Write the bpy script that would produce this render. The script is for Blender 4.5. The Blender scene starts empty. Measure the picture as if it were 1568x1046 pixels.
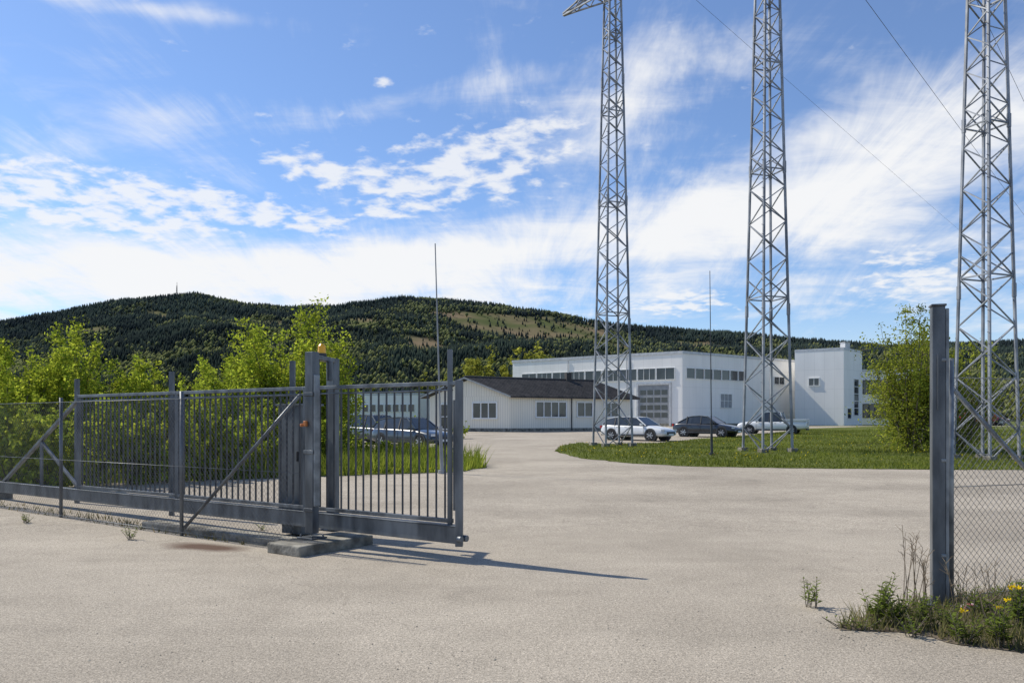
import bpy, math, random
import numpy as np
from mathutils import Vector, Matrix
random.seed(7); rng=np.random.default_rng(11)
SC=bpy.context.scene
K=1220/1045.0      # depth scale for the 28 mm lens
CAMH=1.65
# ---------------------------------------------------------------- site survey helpers
def gz(Y):
    d=Y/K
    if d<10: return 0.0
    if d<85: return .0155*(d-10)
    return .0155*75
def G(px,py):
    dy=py-645; d=1724/dy
    if d>10: d=1.805/(dy/1045+.0155)
    return ((px-784)/1045*d, K*d)
def Q(px,d): return ((px-784)/1045*d, K*d)
def ZH(py,d): return CAMH+(645-py)/1045*d
# ---------------------------------------------------------------- materials
def newmat(name):
    m=bpy.data.materials.new(name); m.use_nodes=True
    nt=m.node_tree; return m,nt,nt.nodes['Principled BSDF']
def noise_mat(name,c1,c2,scale=5,rough=.7,metal=0,detail=5,bump=0,bscale=None,lo=.35,hi=.65,spec=.5,coat=0,stretch=None):
    m,nt,b=newmat(name); n=nt.nodes; l=nt.links
    tc=n.new('ShaderNodeTexCoord'); mp=n.new('ShaderNodeMapping'); l.new(tc.outputs['Object'],mp.inputs[0])
    if stretch: mp.inputs['Scale'].default_value=stretch
    tx=n.new('ShaderNodeTexNoise'); tx.inputs['Scale'].default_value=scale; tx.inputs['Detail'].default_value=detail
    l.new(mp.outputs[0],tx.inputs['Vector'])
    r=n.new('ShaderNodeValToRGB'); r.color_ramp.elements[0].position=lo; r.color_ramp.elements[1].position=hi
    r.color_ramp.elements[0].color=(*c1,1); r.color_ramp.elements[1].color=(*c2,1)
    l.new(tx.outputs['Fac'],r.inputs[0]); l.new(r.outputs[0],b.inputs['Base Color'])
    b.inputs['Roughness'].default_value=rough; b.inputs['Metallic'].default_value=metal
    b.inputs['Specular IOR Level'].default_value=spec; b.inputs['Coat Weight'].default_value=coat
    if bump:
        t2=n.new('ShaderNodeTexNoise'); t2.inputs['Scale'].default_value=bscale or scale*4; t2.inputs['Detail'].default_value=4
        l.new(mp.outputs[0],t2.inputs['Vector'])
        bp=n.new('ShaderNodeBump'); bp.inputs['Strength'].default_value=bump; bp.inputs['Distance'].default_value=.02
        l.new(t2.outputs['Fac'],bp.inputs['Height']); l.new(bp.outputs[0],b.inputs['Normal'])
    return m
def leaf_mat(name,trans=.45):
    m=bpy.data.materials.new(name); m.use_nodes=True; nt=m.node_tree; n=nt.nodes; l=nt.links
    n.remove(n['Principled BSDF']); o=n['Material Output']
    a=n.new('ShaderNodeAttribute'); a.attribute_name='col'
    d=n.new('ShaderNodeBsdfDiffuse'); l.new(a.outputs['Color'],d.inputs[0])
    if trans<=0: l.new(d.outputs[0],o.inputs[0]); return m
    t=n.new('ShaderNodeBsdfTranslucent'); mx=n.new('ShaderNodeMixShader')
    mx.inputs[0].default_value=trans
    l.new(a.outputs['Color'],t.inputs[0])
    l.new(d.outputs[0],mx.inputs[1]); l.new(t.outputs[0],mx.inputs[2]); l.new(mx.outputs[0],o.inputs[0])
    return m
M={}
M['galv']=noise_mat('galvanised_steel',(.15,.16,.17),(.30,.32,.33),6,.45,.4,bump=.1)
M['galv_dark']=noise_mat('gate_steel',(.07,.078,.088),(.18,.195,.21),5,.42,.4,bump=.12,stretch=(1,1,.3))
M['bars']=noise_mat('gate_bar_steel_shaded',(.04,.044,.05),(.09,.097,.108),4,.5,.3)  # shadow sides of the bars put into the colour, darker than the frame
M['tower']=noise_mat('tower_steel',(.12,.13,.15),(.36,.37,.39),1.1,.5,.3)
M['wire']=noise_mat('wire',(.10,.105,.11),(.24,.245,.25),8,.5,.4)
M['pole']=noise_mat('pole_paint',(.22,.23,.24),(.32,.33,.34),3,.5)
M['cable']=noise_mat('cable',(.03,.03,.035),(.06,.06,.07),8,.6,0)
M['conc']=noise_mat('concrete',(.11,.10,.08),(.32,.30,.25),5,.9,bump=.6,bscale=30)
M['white']=noise_mat('white_paint',(.76,.76,.74),(.85,.85,.83),2,.6)
M['dark']=noise_mat('dark_trim',(.03,.032,.035),(.06,.062,.066),4,.6)
M['roofcap']=noise_mat('roof_flashing',(.45,.46,.47),(.6,.6,.6),3,.5,.2)
M['glass']=noise_mat('window_glass',(.02,.025,.03),(.05,.06,.07),.6,.08,0,spec=.8)
M['rooftile']=noise_mat('dark_roof',(.03,.029,.03),(.07,.063,.06),2,.75,bump=.4,bscale=8)
M['greydoor']=noise_mat('grey_door',(.25,.26,.27),(.34,.35,.36),2,.6)
M['tyre']=noise_mat('tyre',(.012,.012,.012),(.025,.025,.025),8,.85)
M['rim']=noise_mat('rim',(.45,.46,.48),(.6,.6,.62),3,.3,.8)
M['amber']=noise_mat('amber_plastic',(.85,.38,.01),(.95,.5,.02),3,.3)
M['orange']=noise_mat('orange_plastic',(.45,.16,.05),(.6,.22,.06),3,.5)
M['red']=noise_mat('red_lens',(.35,.01,.01),(.5,.02,.02),3,.3)
M['can']=noise_mat('can_print',(.5,.10,.09),(.8,.75,.72),22,.4)
M['lamp']=noise_mat('clear_lens',(.6,.62,.65),(.8,.8,.8),3,.1)
M['bark']=noise_mat('bark',(.08,.065,.045),(.19,.16,.12),10,.9)
M['drystalk']=noise_mat('dry_stalk',(.14,.10,.06),(.26,.2,.13),10,.9)
M['soil']=noise_mat('soil',(.07,.05,.032),(.20,.16,.115),7,1,bump=.8)
M['blue']=noise_mat('blue_panel',(.05,.12,.3),(.08,.18,.4),3,.5)
M['leaf']=leaf_mat('leaves',.5)
M['grassblade']=leaf_mat('grass_blades',.4)
M['forest']=leaf_mat('forest_needles',0)
def paint(name,c,metal=.0):
    return noise_mat(name,c,tuple(min(1,x*1.1+.003) for x in c),2,.3,metal,coat=.8)
def clad(name,c1,c2,scale,seam=.6,row=None):
    m,nt,b=newmat(name); n=nt.nodes; l=nt.links
    uv=n.new('ShaderNodeUVMap')
    br=n.new('ShaderNodeTexBrick'); br.offset=0; br.inputs['Scale'].default_value=1
    br.inputs['Brick Width'].default_value=scale; br.inputs['Row Height'].default_value=row or 100
    br.inputs['Mortar Size'].default_value=.02 if row else .015; br.inputs['Mortar Smooth'].default_value=.3
    br.inputs['Color1'].default_value=(*c1,1); br.inputs['Color2'].default_value=(*c2,1)
    br.inputs['Mortar'].default_value=tuple(x*seam for x in c1)+(1,)
    l.new(uv.outputs[0],br.inputs['Vector'])
    tx=n.new('ShaderNodeTexNoise'); tx.inputs['Scale'].default_value=.5; tx.inputs['Detail'].default_value=5
    mp=n.new('ShaderNodeMapping'); mp.inputs['Scale'].default_value=(1.5,.35,1); l.new(uv.outputs[0],mp.inputs[0]); l.new(mp.outputs[0],tx.inputs['Vector'])
    mr=n.new('ShaderNodeMapRange'); mr.inputs['To Min'].default_value=.86; mr.inputs['To Max'].default_value=1.06
    l.new(tx.outputs['Fac'],mr.inputs[0])
    mx=n.new('ShaderNodeVectorMath'); mx.operation='SCALE'; l.new(br.outputs['Color'],mx.inputs[0]); l.new(mr.outputs[0],mx.inputs['Scale'])
    l.new(mx.outputs[0],b.inputs['Base Color']); b.inputs['Roughness'].default_value=.6
    return m
M['clad']=clad('white_panel_cladding',(.90,.875,.83),(.92,.895,.85),1.2,seam=.85,row=2.4)
M['board']=clad('cream_board_cladding',(.90,.83,.69),(.92,.85,.72),.22,seam=.65)
# ---------------------------------------------------------------- mesh builder
class MB:
    def __init__(s): s.v=[];s.f=[];s.m=[];s.uv=[]
    def add(s,vs,fs,mi=0):
        o=len(s.v); s.v+= [tuple(x) for x in vs]; s.f+=[tuple(i+o for i in f) for f in fs]; s.m+=[mi]*len(fs)
    def box(s,c,size,yaw=0,mi=0):
        sx,sy,sz=[a/2 for a in size]; ca,sa=math.cos(yaw),math.sin(yaw); vs=[]
        for z in(-sz,sz):
            for x,y in((-sx,-sy),(sx,-sy),(sx,sy),(-sx,sy)):
                vs.append((c[0]+x*ca-y*sa,c[1]+x*sa+y*ca,c[2]+z))
        s.add(vs,[(3,2,1,0),(4,5,6,7),(0,1,5,4),(1,2,6,5),(2,3,7,6),(3,0,4,7)],mi)
    def beam(s,p0,p1,w,h=None,mi=0):
        h=h or w; p0=Vector(p0);p1=Vector(p1);d=(p1-p0).normalized()
        up=Vector((0,0,1)) if abs(d.z)<.95 else Vector((0,1,0))
        a=d.cross(up).normalized()*w/2; b=a.cross(d).normalized()*h/2; vs=[]
        for p in(p0,p1):
            for i,j in((-1,-1),(1,-1),(1,1),(-1,1)): vs.append(p+a*i+b*j)
        s.add(vs,[(3,2,1,0),(4,5,6,7),(0,1,5,4),(1,2,6,5),(2,3,7,6),(3,0,4,7)],mi)
    def cyl(s,p0,p1,r0,r1=None,n=8,mi=0,caps=True):
        r1=r0 if r1 is None else r1
        p0=Vector(p0);p1=Vector(p1);d=(p1-p0).normalized()
        up=Vector((0,0,1)) if abs(d.z)<.95 else Vector((0,1,0))
        a=d.cross(up).normalized(); b=a.cross(d); vs=[]
        for p,r in((p0,r0),(p1,r1)):
            for i in range(n):
                t=2*math.pi*i/n; vs.append(p+a*math.cos(t)*r+b*math.sin(t)*r)
        fs=[(i,(i+1)%n,n+(i+1)%n,n+i) for i in range(n)]
        if caps: fs+=[tuple(range(n))[::-1],tuple(range(n,2*n))]
        s.add(vs,fs,mi)
    def obj(s,name,mats,parent=None,smooth=False,bevel=0):
        me=bpy.data.meshes.new(name); me.from_pydata(s.v,[],s.f)
        for k in mats: me.materials.append(M[k] if isinstance(k,str) else k)
        me.polygons.foreach_set('material_index',s.m)
        if smooth: me.polygons.foreach_set('use_smooth',[True]*len(s.f))
        me.update()
        o=bpy.data.objects.new(name,me); SC.collection.objects.link(o)
        if parent: o.parent=parent
        if bevel:
            md=o.modifiers.new('b','BEVEL'); md.width=bevel; md.segments=2; md.limit_method='ANGLE'
        return o
def empty(name,loc=(0,0,0),yaw=0):
    e=bpy.data.objects.new(name,None); e.location=loc; e.rotation_euler=(0,0,yaw); e.empty_display_size=.3
    SC.collection.objects.link(e); return e
def np_mesh(name,V,F,mat,cols=None,parent=None):
    V=np.asarray(V,dtype=np.float32); F=np.asarray(F,dtype=np.int32); k=F.shape[1]
    me=bpy.data.meshes.new(name); me.vertices.add(len(V)); me.vertices.foreach_set('co',V.ravel())
    me.loops.add(F.size); me.loops.foreach_set('vertex_index',F.ravel())
    me.polygons.add(len(F)); me.polygons.foreach_set('loop_start',np.arange(0,F.size,k,dtype=np.int32))
    me.update(calc_edges=True); me.materials.append(M[mat] if isinstance(mat,str) else mat)
    if cols is not None:
        a=me.color_attributes.new('col','FLOAT_COLOR','POINT')
        c=np.ones((len(V),4),dtype=np.float32); c[:,:3]=cols; a.data.foreach_set('color',c.ravel())
    me.validate()
    o=bpy.data.objects.new(name,me); SC.collection.objects.link(o)
    if parent: o.parent=parent
    return o
def leafquads(C,size,col,jit=.25,flat=0):
    n=len(C); a=rng.normal(size=(n,3)); a/=np.linalg.norm(a,axis=1)[:,None]
    b=rng.normal(size=(n,3)); b-=a*(a*b).sum(1)[:,None]; b/=np.linalg.norm(b,axis=1)[:,None]
    s=(size*rng.uniform(.6,1.3,n))[:,None]
    V=np.stack([C-a*s,C-b*s*.5,C+a*s,C+b*s*.5],1).reshape(-1,3)
    F=np.arange(4*n).reshape(n,4)
    cc=np.repeat(col*rng.uniform(1-jit,1+jit,(n,1)),4,axis=0)
    return V,F,cc
# ---------------------------------------------------------------- world / sky
az=math.atan2(-.884,.468); EL=math.radians(46)
w=bpy.data.worlds.new("World"); SC.world=w; w.use_nodes=True; nt=w.node_tree; n=nt.nodes; l=nt.links
bg=n['Background']; bg.inputs[1].default_value=.12
sky=n.new('ShaderNodeTexSky'); sky.sky_type='NISHITA'; sky.sun_disc=False; sky.sun_elevation=EL; sky.sun_rotation=az
sky.air_density=1.0; sky.dust_density=.4; sky.ozone_density=2.5; sky.altitude=300
def math_(op,a,b=None,c=None,clamp=False):
    q=n.new('ShaderNodeMath'); q.operation=op; q.use_clamp=clamp
    for i,x in enumerate((a,b,c)):
        if x is None: continue
        if isinstance(x,(int,float)): q.inputs[i].default_value=x
        else: l.new(x,q.inputs[i])
    return q.outputs[0]
tc=n.new('ShaderNodeTexCoord'); sp=n.new('ShaderNodeSeparateXYZ'); l.new(tc.outputs['Generated'],sp.inputs[0])
X,Y,Z=sp.outputs
azn=math_('ARCTAN2',X,Y); hyp=math_('SQRT',math_('ADD',math_('MULTIPLY',X,X),math_('MULTIPLY',Y,Y)))
te=math_('DIVIDE',Z,math_('MAXIMUM',hyp,.02))
cb=n.new('ShaderNodeCombineXYZ'); l.new(azn,cb.inputs[0]); l.new(te,cb.inputs[1])
zz=math_('ADD',math_('MAXIMUM',Z,0),.14)
cq=n.new('ShaderNodeCombineXYZ'); l.new(math_('DIVIDE',X,zz),cq.inputs[0]); l.new(math_('DIVIDE',Y,zz),cq.inputs[1])
def blob(px,py,rx,ry,rot,amp):
    A=math.atan((px-784)/1220); T=(645-py)/1220*math.cos(A)
    mp=n.new('ShaderNodeMapping'); mp.vector_type='TEXTURE'
    mp.inputs['Location'].default_value=(A,T,0); mp.inputs['Rotation'].default_value=(0,0,math.radians(rot)); mp.inputs['Scale'].default_value=(rx/1220,ry/1220,1)
    l.new(cb.outputs[0],mp.inputs[0])
    d=n.new('ShaderNodeVectorMath'); d.operation='DOT_PRODUCT'; l.new(mp.outputs[0],d.inputs[0]); l.new(mp.outputs[0],d.inputs[1])
    e=math_('EXPONENT',math_('MULTIPLY',d.outputs['Value'],-1)); return math_('MULTIPLY',e,amp)
def summ(bl):
    s=blob(*bl[0])
    for b in bl[1:]: s=math_('ADD',s,blob(*b))
    return s
DW=summ([(60,425,330,55,0,.8),(430,405,330,42,2,.72),(800,375,260,55,8,.70),(1120,330,300,66,6,.62),(1430,245,260,60,14,.60),(1540,140,150,60,10,.35),
 (640,150,240,26,14,.42),(1010,120,220,50,12,.42),(1250,205,200,36,16,.32),(210,12,220,14,4,.55),(205,205,120,35,20,.42),(1350,365,260,26,-4,.40),(1480,430,200,46,0,.35),(600,465,900,45,0,.42),(900,210,160,60,20,.25)])
DP=summ([(60,285,200,48,-3,1.),(180,330,160,40,-5,.9),(490,258,120,26,-8,1.),(780,215,130,50,8,1.0),(690,275,170,46,4,1.0),(590,126,26,10,0,.9),(1040,462,70,22,3,1.5),(1410,430,80,26,5,1.4),(330,310,110,22,-6,.95),(480,345,90,16,-10,.95),(1370,390,50,18,0,.9),(600,322,90,16,4,.9)])
def wn(rot,sc,scale,det,dist=0,rough=.55):
    mp=n.new('ShaderNodeMapping'); mp.inputs['Rotation'].default_value=(0,0,math.radians(rot)); mp.inputs['Scale'].default_value=sc
    l.new(cq.outputs[0],mp.inputs[0])
    t=n.new('ShaderNodeTexNoise'); t.inputs['Scale'].default_value=scale; t.inputs['Detail'].default_value=det; t.inputs['Distortion'].default_value=dist; t.inputs['Roughness'].default_value=rough
    l.new(mp.outputs[0],t.inputs['Vector']); return t.outputs['Fac']
W1=wn(-62,(1.,.28,1),2.9,6,.6,.68); W2=wn(0,(1,1,1),1.4,3,.3); W3=wn(20,(.5,1,1),5.,5,.4,.62)
PN=wn(15,(.8,.8,1),15,5,.2,.55)
def mrange(v,a,b,c=0,d=1):
    q=n.new('ShaderNodeMapRange'); q.interpolation_type='SMOOTHSTEP'; l.new(v,q.inputs[0])
    q.inputs[1].default_value=a;q.inputs[2].default_value=b;q.inputs[3].default_value=c;q.inputs[4].default_value=d; return q.outputs[0]
wv=math_('ADD',DW,math_('ADD',math_('ADD',math_('MULTIPLY',math_('SUBTRACT',W1,.5),2.1),math_('MULTIPLY',math_('SUBTRACT',W3,.5),1.1)),math_('MULTIPLY',math_('SUBTRACT',W2,.5),.8)))
mw=mrange(wv,.02,1.15)
pv=math_('ADD',PN,math_('MULTIPLY',math_('SUBTRACT',math_('MINIMUM',DP,1.15),1),.26))
mp_=mrange(pv,.38,.62,0,.95)
hz=mrange(te,0,.16,.42,0)
mask=math_('SUBTRACT',1,math_('MULTIPLY',math_('SUBTRACT',1,mw),math_('SUBTRACT',1,math_('MULTIPLY',mp_,.9))))
mask=math_('MAXIMUM',mask,hz)
mask=math_('MULTIPLY',math_('ADD',mask,.05),.93)
tint=n.new('ShaderNodeVectorMath'); tint.operation='MULTIPLY'; l.new(sky.outputs[0],tint.inputs[0]); tint.inputs[1].default_value=(.84,1.03,1.27)
mx=n.new('ShaderNodeMix'); mx.data_type='RGBA'; mx.clamp_result=False
l.new(mask,mx.inputs[0]); l.new(tint.outputs[0],mx.inputs[6])
mx.inputs[7].default_value=(7.75,7.8,7.9,1)
l.new(mx.outputs[2],bg.inputs[0])
# sun
sd=bpy.data.lights.new('sun','SUN'); sd.energy=5.0; sd.angle=math.radians(.5); sd.color=(1,.94,.82)
so=bpy.data.objects.new('sun',sd); SC.collection.objects.link(so)
tv=Vector((.884*math.cos(EL),-.468*math.cos(EL),-math.sin(EL))); so.rotation_euler=tv.to_track_quat('-Z','Y').to_euler()
so.location=(-20,10,30)
# camera
cd=bpy.data.cameras.new('camera'); cd.sensor_width=36; cd.lens=36*1220/1568; cd.shift_y=(645-523)/1568; cd.clip_end=30000; cd.clip_start=.05
co=bpy.data.objects.new('camera',cd); SC.collection.objects.link(co); co.location=(0,0,CAMH); co.rotation_euler=(math.pi/2,0,0); SC.camera=co
SC.view_settings.view_transform='Standard'; SC.view_settings.look='None'; SC.view_settings.exposure=0
# ---------------------------------------------------------------- ground
gm,gnt,gb=newmat('field_grass')
def grass_nodes(gnt,gb,ca,cb_,cc):
    gn=gnt.nodes; gl=gnt.links
    t=gn.new('ShaderNodeTexCoord'); a=gn.new('ShaderNodeTexNoise'); a.inputs['Scale'].default_value=.35; a.inputs['Detail'].default_value=6
    b=gn.new('ShaderNodeTexNoise'); b.inputs['Scale'].default_value=9; b.inputs['Detail'].default_value=5; b.inputs['Roughness'].default_value=.7
    gl.new(t.outputs['Object'],a.inputs['Vector']); gl.new(t.outputs['Object'],b.inputs['Vector'])
    r=gn.new('ShaderNodeValToRGB'); r.color_ramp.elements[0].position=.35; r.color_ramp.elements[1].position=.65
    r.color_ramp.elements[0].color=(*ca,1); r.color_ramp.elements[1].color=(*cb_,1); gl.new(a.outputs['Fac'],r.inputs[0])
    m=gn.new('ShaderNodeMix'); m.data_type='RGBA'; mr=gn.new('ShaderNodeMapRange'); mr.inputs[1].default_value=.42; mr.inputs[2].default_value=.7
    gl.new(b.outputs['Fac'],mr.inputs[0]); gl.new(mr.outputs[0],m.inputs[0]); gl.new(r.outputs[0],m.inputs[6]); m.inputs[7].default_value=(*cc,1)
    gl.new(m.outputs[2],gb.inputs['Base Color']); gb.inputs['Roughness'].default_value=1; gb.inputs['Specular IOR Level'].default_value=.1
    bp=gn.new('ShaderNodeBump'); bp.inputs['Strength'].default_value=.9; bp.inputs['Distance'].default_value=.08; gl.new(b.outputs['Fac'],bp.inputs['Height']); gl.new(bp.outputs[0],gb.inputs['Normal'])
grass_nodes(gnt,gb,(.060,.082,.018),(.115,.145,.028),(.17,.17,.05)); M['grass']=gm
mb=MB(); rows=[-60,10*K,85*K,400,9000]
for y in rows: mb.v+=[(-6000,y,gz(y)-.012),(6000,y,gz(y)-.012)]
for i in range(4): mb.f.append((2*i,2*i+1,2*i+3,2*i+2)); mb.m.append(0)
mb.obj('ground',['grass'])
# asphalt
am,ant,ab=newmat('old_asphalt'); an=ant.nodes; al=ant.links
t=an.new('ShaderNodeTexCoord')
def an_noise(sc,det,rough=.6,stretch=None,dist=0,rot=.5):
    q=an.new('ShaderNodeTexNoise'); q.inputs['Scale'].default_value=sc; q.inputs['Detail'].default_value=det; q.inputs['Roughness'].default_value=rough; q.inputs['Distortion'].default_value=dist
    if stretch:
        mp=an.new('ShaderNodeMapping'); mp.inputs['Scale'].default_value=stretch; mp.inputs['Rotation'].default_value=(0,0,rot); al.new(t.outputs['Object'],mp.inputs[0]); al.new(mp.outputs[0],q.inputs['Vector'])
    else: al.new(t.outputs['Object'],q.inputs['Vector'])
    return q.outputs['Fac']
big=an_noise(.3,4,.6,None,.3); fine=an_noise(75,2,.8); fine2=an_noise(30,3,.75); med=an_noise(3.2,5,.75); strk=an_noise(.35,4,.62,(.35,1.5,1),.6); stain=an_noise(.9,4,.6,None,.5)
r=an.new('ShaderNodeValToRGB'); r.color_ramp.elements[0].position=.34; r.color_ramp.elements[1].position=.62
r.color_ramp.elements[0].color=(.325,.282,.224,1); r.color_ramp.elements[1].color=(.418,.365,.292,1); al.new(big,r.inputs[0])
def scal(colout,fac,a,b,c,d):
    mr=an.new('ShaderNodeMapRange'); al.new(fac,mr.inputs[0]); mr.inputs[1].default_value=a;mr.inputs[2].default_value=b;mr.inputs[3].default_value=c;mr.inputs[4].default_value=d
    s=an.new('ShaderNodeVectorMath'); s.operation='SCALE'; al.new(colout,s.inputs[0]); al.new(mr.outputs[0],s.inputs['Scale']); return s.outputs[0]
c=scal(r.outputs[0],fine,.32,.68,.48,1.52); c=scal(c,fine2,.3,.7,.70,1.30); c=scal(c,med,.3,.7,.91,1.08); c=scal(c,strk,.35,.6,.90,1.03); c=scal(c,stain,.60,.72,1.0,.87)
vo=an.new('ShaderNodeTexVoronoi'); vo.feature='DISTANCE_TO_EDGE'; vo.inputs['Scale'].default_value=.13
dn=an.new('ShaderNodeTexNoise'); dn.inputs['Scale'].default_value=1.1; dn.inputs['Detail'].default_value=6; al.new(t.outputs['Object'],dn.inputs['Vector'])
vm=an.new('ShaderNodeVectorMath'); vm.operation='MULTIPLY_ADD'; al.new(dn.outputs['Color'],vm.inputs[0]); vm.inputs[1].default_value=(1.6,1.6,0); al.new(t.outputs['Object'],vm.inputs[2])
al.new(vm.outputs[0],vo.inputs['Vector'])
c=scal(c,vo.outputs['Distance'],0,.0025,.80,1)
rm=an.new('ShaderNodeMapping'); rm.vector_type='TEXTURE'; rm.inputs['Location'].default_value=(-4.0,10.45,0); rm.inputs['Rotation'].default_value=(0,0,-.45); rm.inputs['Scale'].default_value=(.75,.30,1)
va=an.new('ShaderNodeVectorMath'); va.operation='MULTIPLY_ADD'; al.new(dn.outputs['Color'],va.inputs[0]); va.inputs[1].default_value=(.5,.3,0); 
vs=an.new('ShaderNodeVectorMath'); vs.operation='SUBTRACT'; al.new(t.outputs['Object'],vs.inputs[0]); vs.inputs[1].default_value=(.25,.15,0); al.new(vs.outputs[0],va.inputs[2]); al.new(va.outputs[0],rm.inputs[0])
ln_=an.new('ShaderNodeVectorMath'); ln_.operation='LENGTH'; al.new(rm.outputs[0],ln_.inputs[0])
q1=an.new('ShaderNodeMapRange'); al.new(ln_.outputs['Value'],q1.inputs[0]); q1.inputs[1].default_value=.45;q1.inputs[2].default_value=1.1;q1.inputs[3].default_value=.9;q1.inputs[4].default_value=0
rx_=an.new('ShaderNodeMix'); rx_.data_type='RGBA'; al.new(q1.outputs[0],rx_.inputs[0]); al.new(c,rx_.inputs[6]); rx_.inputs[7].default_value=(.085,.040,.022,1)
al.new(rx_.outputs[2],ab.inputs['Base Color']); ab.inputs['Roughness'].default_value=.93; ab.inputs['Specular IOR Level'].default_value=.25
bp=an.new('ShaderNodeBump'); bp.inputs['Strength'].default_value=.9; bp.inputs['Distance'].default_value=.008; al.new(fine,bp.inputs['Height']); al.new(bp.outputs[0],ab.inputs['Normal'])
M['asphalt']=am
mb=MB()
for y in(-30,10*K,80*K): mb.v+=[(-45,y,gz(y)),(75,y,gz(y))]
mb.f=[(0,1,3,2),(2,3,5,4)]; mb.m=[0,0]; mb.obj('asphalt_yard',['asphalt'])
def patch(name,pts,mat,dz,jit=.12,sub=.35):
    P=[]; 
    for i in range(len(pts)):
        a=np.array(pts[i]); b=np.array(pts[(i+1)%len(pts)])
        nsub=max(2,min(60,int(np.linalg.norm(b-a)/sub)))
        for k in range(nsub):
            q=a+(b-a)*k/nsub; j=rng.normal(size=2)*jit*(k>0); P.append((q[0]+j[0],q[1]+j[1]))
    mb=MB(); mb.add([(x,y,gz(y)+dz) for x,y in P],[tuple(range(len(P)))]); o=mb.obj(name,[mat]); 
    import bmesh
    bm=bmesh.new(); bm.from_mesh(o.data); bmesh.ops.triangulate(bm,faces=bm.faces[:]); 
    for f in bm.faces:
        if f.normal.z<0: f.normal_flip()
    bm.to_mesh(o.data); bm.free()
    return np.array(P)
isl=[G(*p) for p in[(848,691),(862,682),(885,678),(930,680),(1010,678),(1060,673),(1140,667),(1200,661),(1240,656),(1330,653),(1900,653),(2300,722),(1568,720),(1420,719),(1200,717),(1050,714),(960,709),(890,702)]]
ISL=patch('grass_island',isl,'grass',.008,.06)
lef=[G(*p) for p in[(-500,770),(0,745),(200,739),(400,733),(560,727),(700,723),(745,716),(738,711),(700,706),(672,694),(640,697),(560,694),(530,688),(420,690),(-500,690)]]
LEF=patch('grass_verge',lef,'grass',.008,.06)
far=[G(*p) for p in[(-600,700),(450,692),(520,672),(560,664),(640,660),(657,656),(-900,654)]]
FAR=patch('grass_field',far,'grass',.012,.1)
wp=[G(*p) for p in[(1285,965),(1310,950),(1360,935),(1430,918),(1600,898),(1900,905),(2000,1060),(1568,1000),(1450,984),(1380,968)]]
WP=patch('soil_patch',wp,'soil',.006,.035,.12)
def inpoly(P,x,y):
    n_=len(P); ins=np.zeros(len(x),bool); j=n_-1
    for i in range(n_):
        xi,yi=P[i]; xj,yj=P[j]
        c_=((yi>y)!=(yj>y))&(x<(xj-xi)*(y-yi)/(yj-yi+1e-12)+xi); ins^=c_; j=i
    return ins
gzv=np.vectorize(gz)
def blades(name,poly,N,hmin,hmax,wd,ymax,c1,c2,mat='grassblade'):
    x0,x1=poly[:,0].min(),poly[:,0].max(); y0,y1=poly[:,1].min(),min(ymax,poly[:,1].max())
    x=rng.uniform(max(x0,-40),min(x1,50),N*3); y=y0+(y1-y0)*rng.uniform(0,1,N*3)**1.5
    k=inpoly(poly,x,y); x=x[k][:N]; y=y[k][:N]; m=len(x); z=gzv(y)
    a=rng.uniform(0,2*np.pi,m); h=rng.uniform(hmin,hmax,m)*(0.6+.8*(np.sin(x*1.1)*np.sin(y*.9+x*.3)*.5+.5)); dx=np.cos(a)*wd; dy=np.sin(a)*wd
    lx=rng.normal(size=m)*h*.35; ly=rng.normal(size=m)*h*.35
    V=np.stack([np.stack([x-dx,y-dy,z],1),np.stack([x+dx,y+dy,z],1),np.stack([x+lx,y+ly,z+h],1)],1).reshape(-1,3)
    F=np.arange(3*m).reshape(m,3)
    u=rng.uniform(0,1,(m,1)); big_=(np.sin(x*.5+np.sin(y*.35)*2)*np.sin(y*.3+1)*.25+1)[:,None]; C=(np.array(c1)*(1-u)+np.array(c2)*u)*big_
    return np_mesh(name,V,F,mat,np.repeat(C,3,0))
blades('grass',ISL,90000,.05,.13,.018,75,(.085,.12,.02),(.25,.27,.05))
blades('verge_grass',LEF,60000,.12,.6,.022,60,(.12,.17,.025),(.36,.40,.06))
blades('field_grass',FAR,30000,.1,.4,.03,70,(.12,.16,.02),(.32,.34,.06))
blades('weed_grass',WP,9000,.03,.20,.006,30,(.09,.12,.02),(.30,.25,.13))
fs_=np.array([[-11.2,15.9],[-11.0,16.4],[-3.4,11.0],[-3.6,10.65]]); blades('footing_grass',fs_,2600,.02,.13,.007,30,(.10,.11,.03),(.30,.23,.11))
for nm,poly,N,y1 in(('dandelions',ISL,1100,60),('dandelions.001',LEF,700,40)):
    x=rng.uniform(max(poly[:,0].min(),-20),min(40,poly[:,0].max()),N*3); y=rng.uniform(poly[:,1].min(),y1,N*3); k=inpoly(poly,x,y); x=x[k][:N];y=y[k][:N]
    V,F,C=leafquads(np.stack([x,y,gzv(y)+.13],1),.033,np.array([.75,.55,.02])); np_mesh(nm,V,F,'leaf',C)
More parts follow.
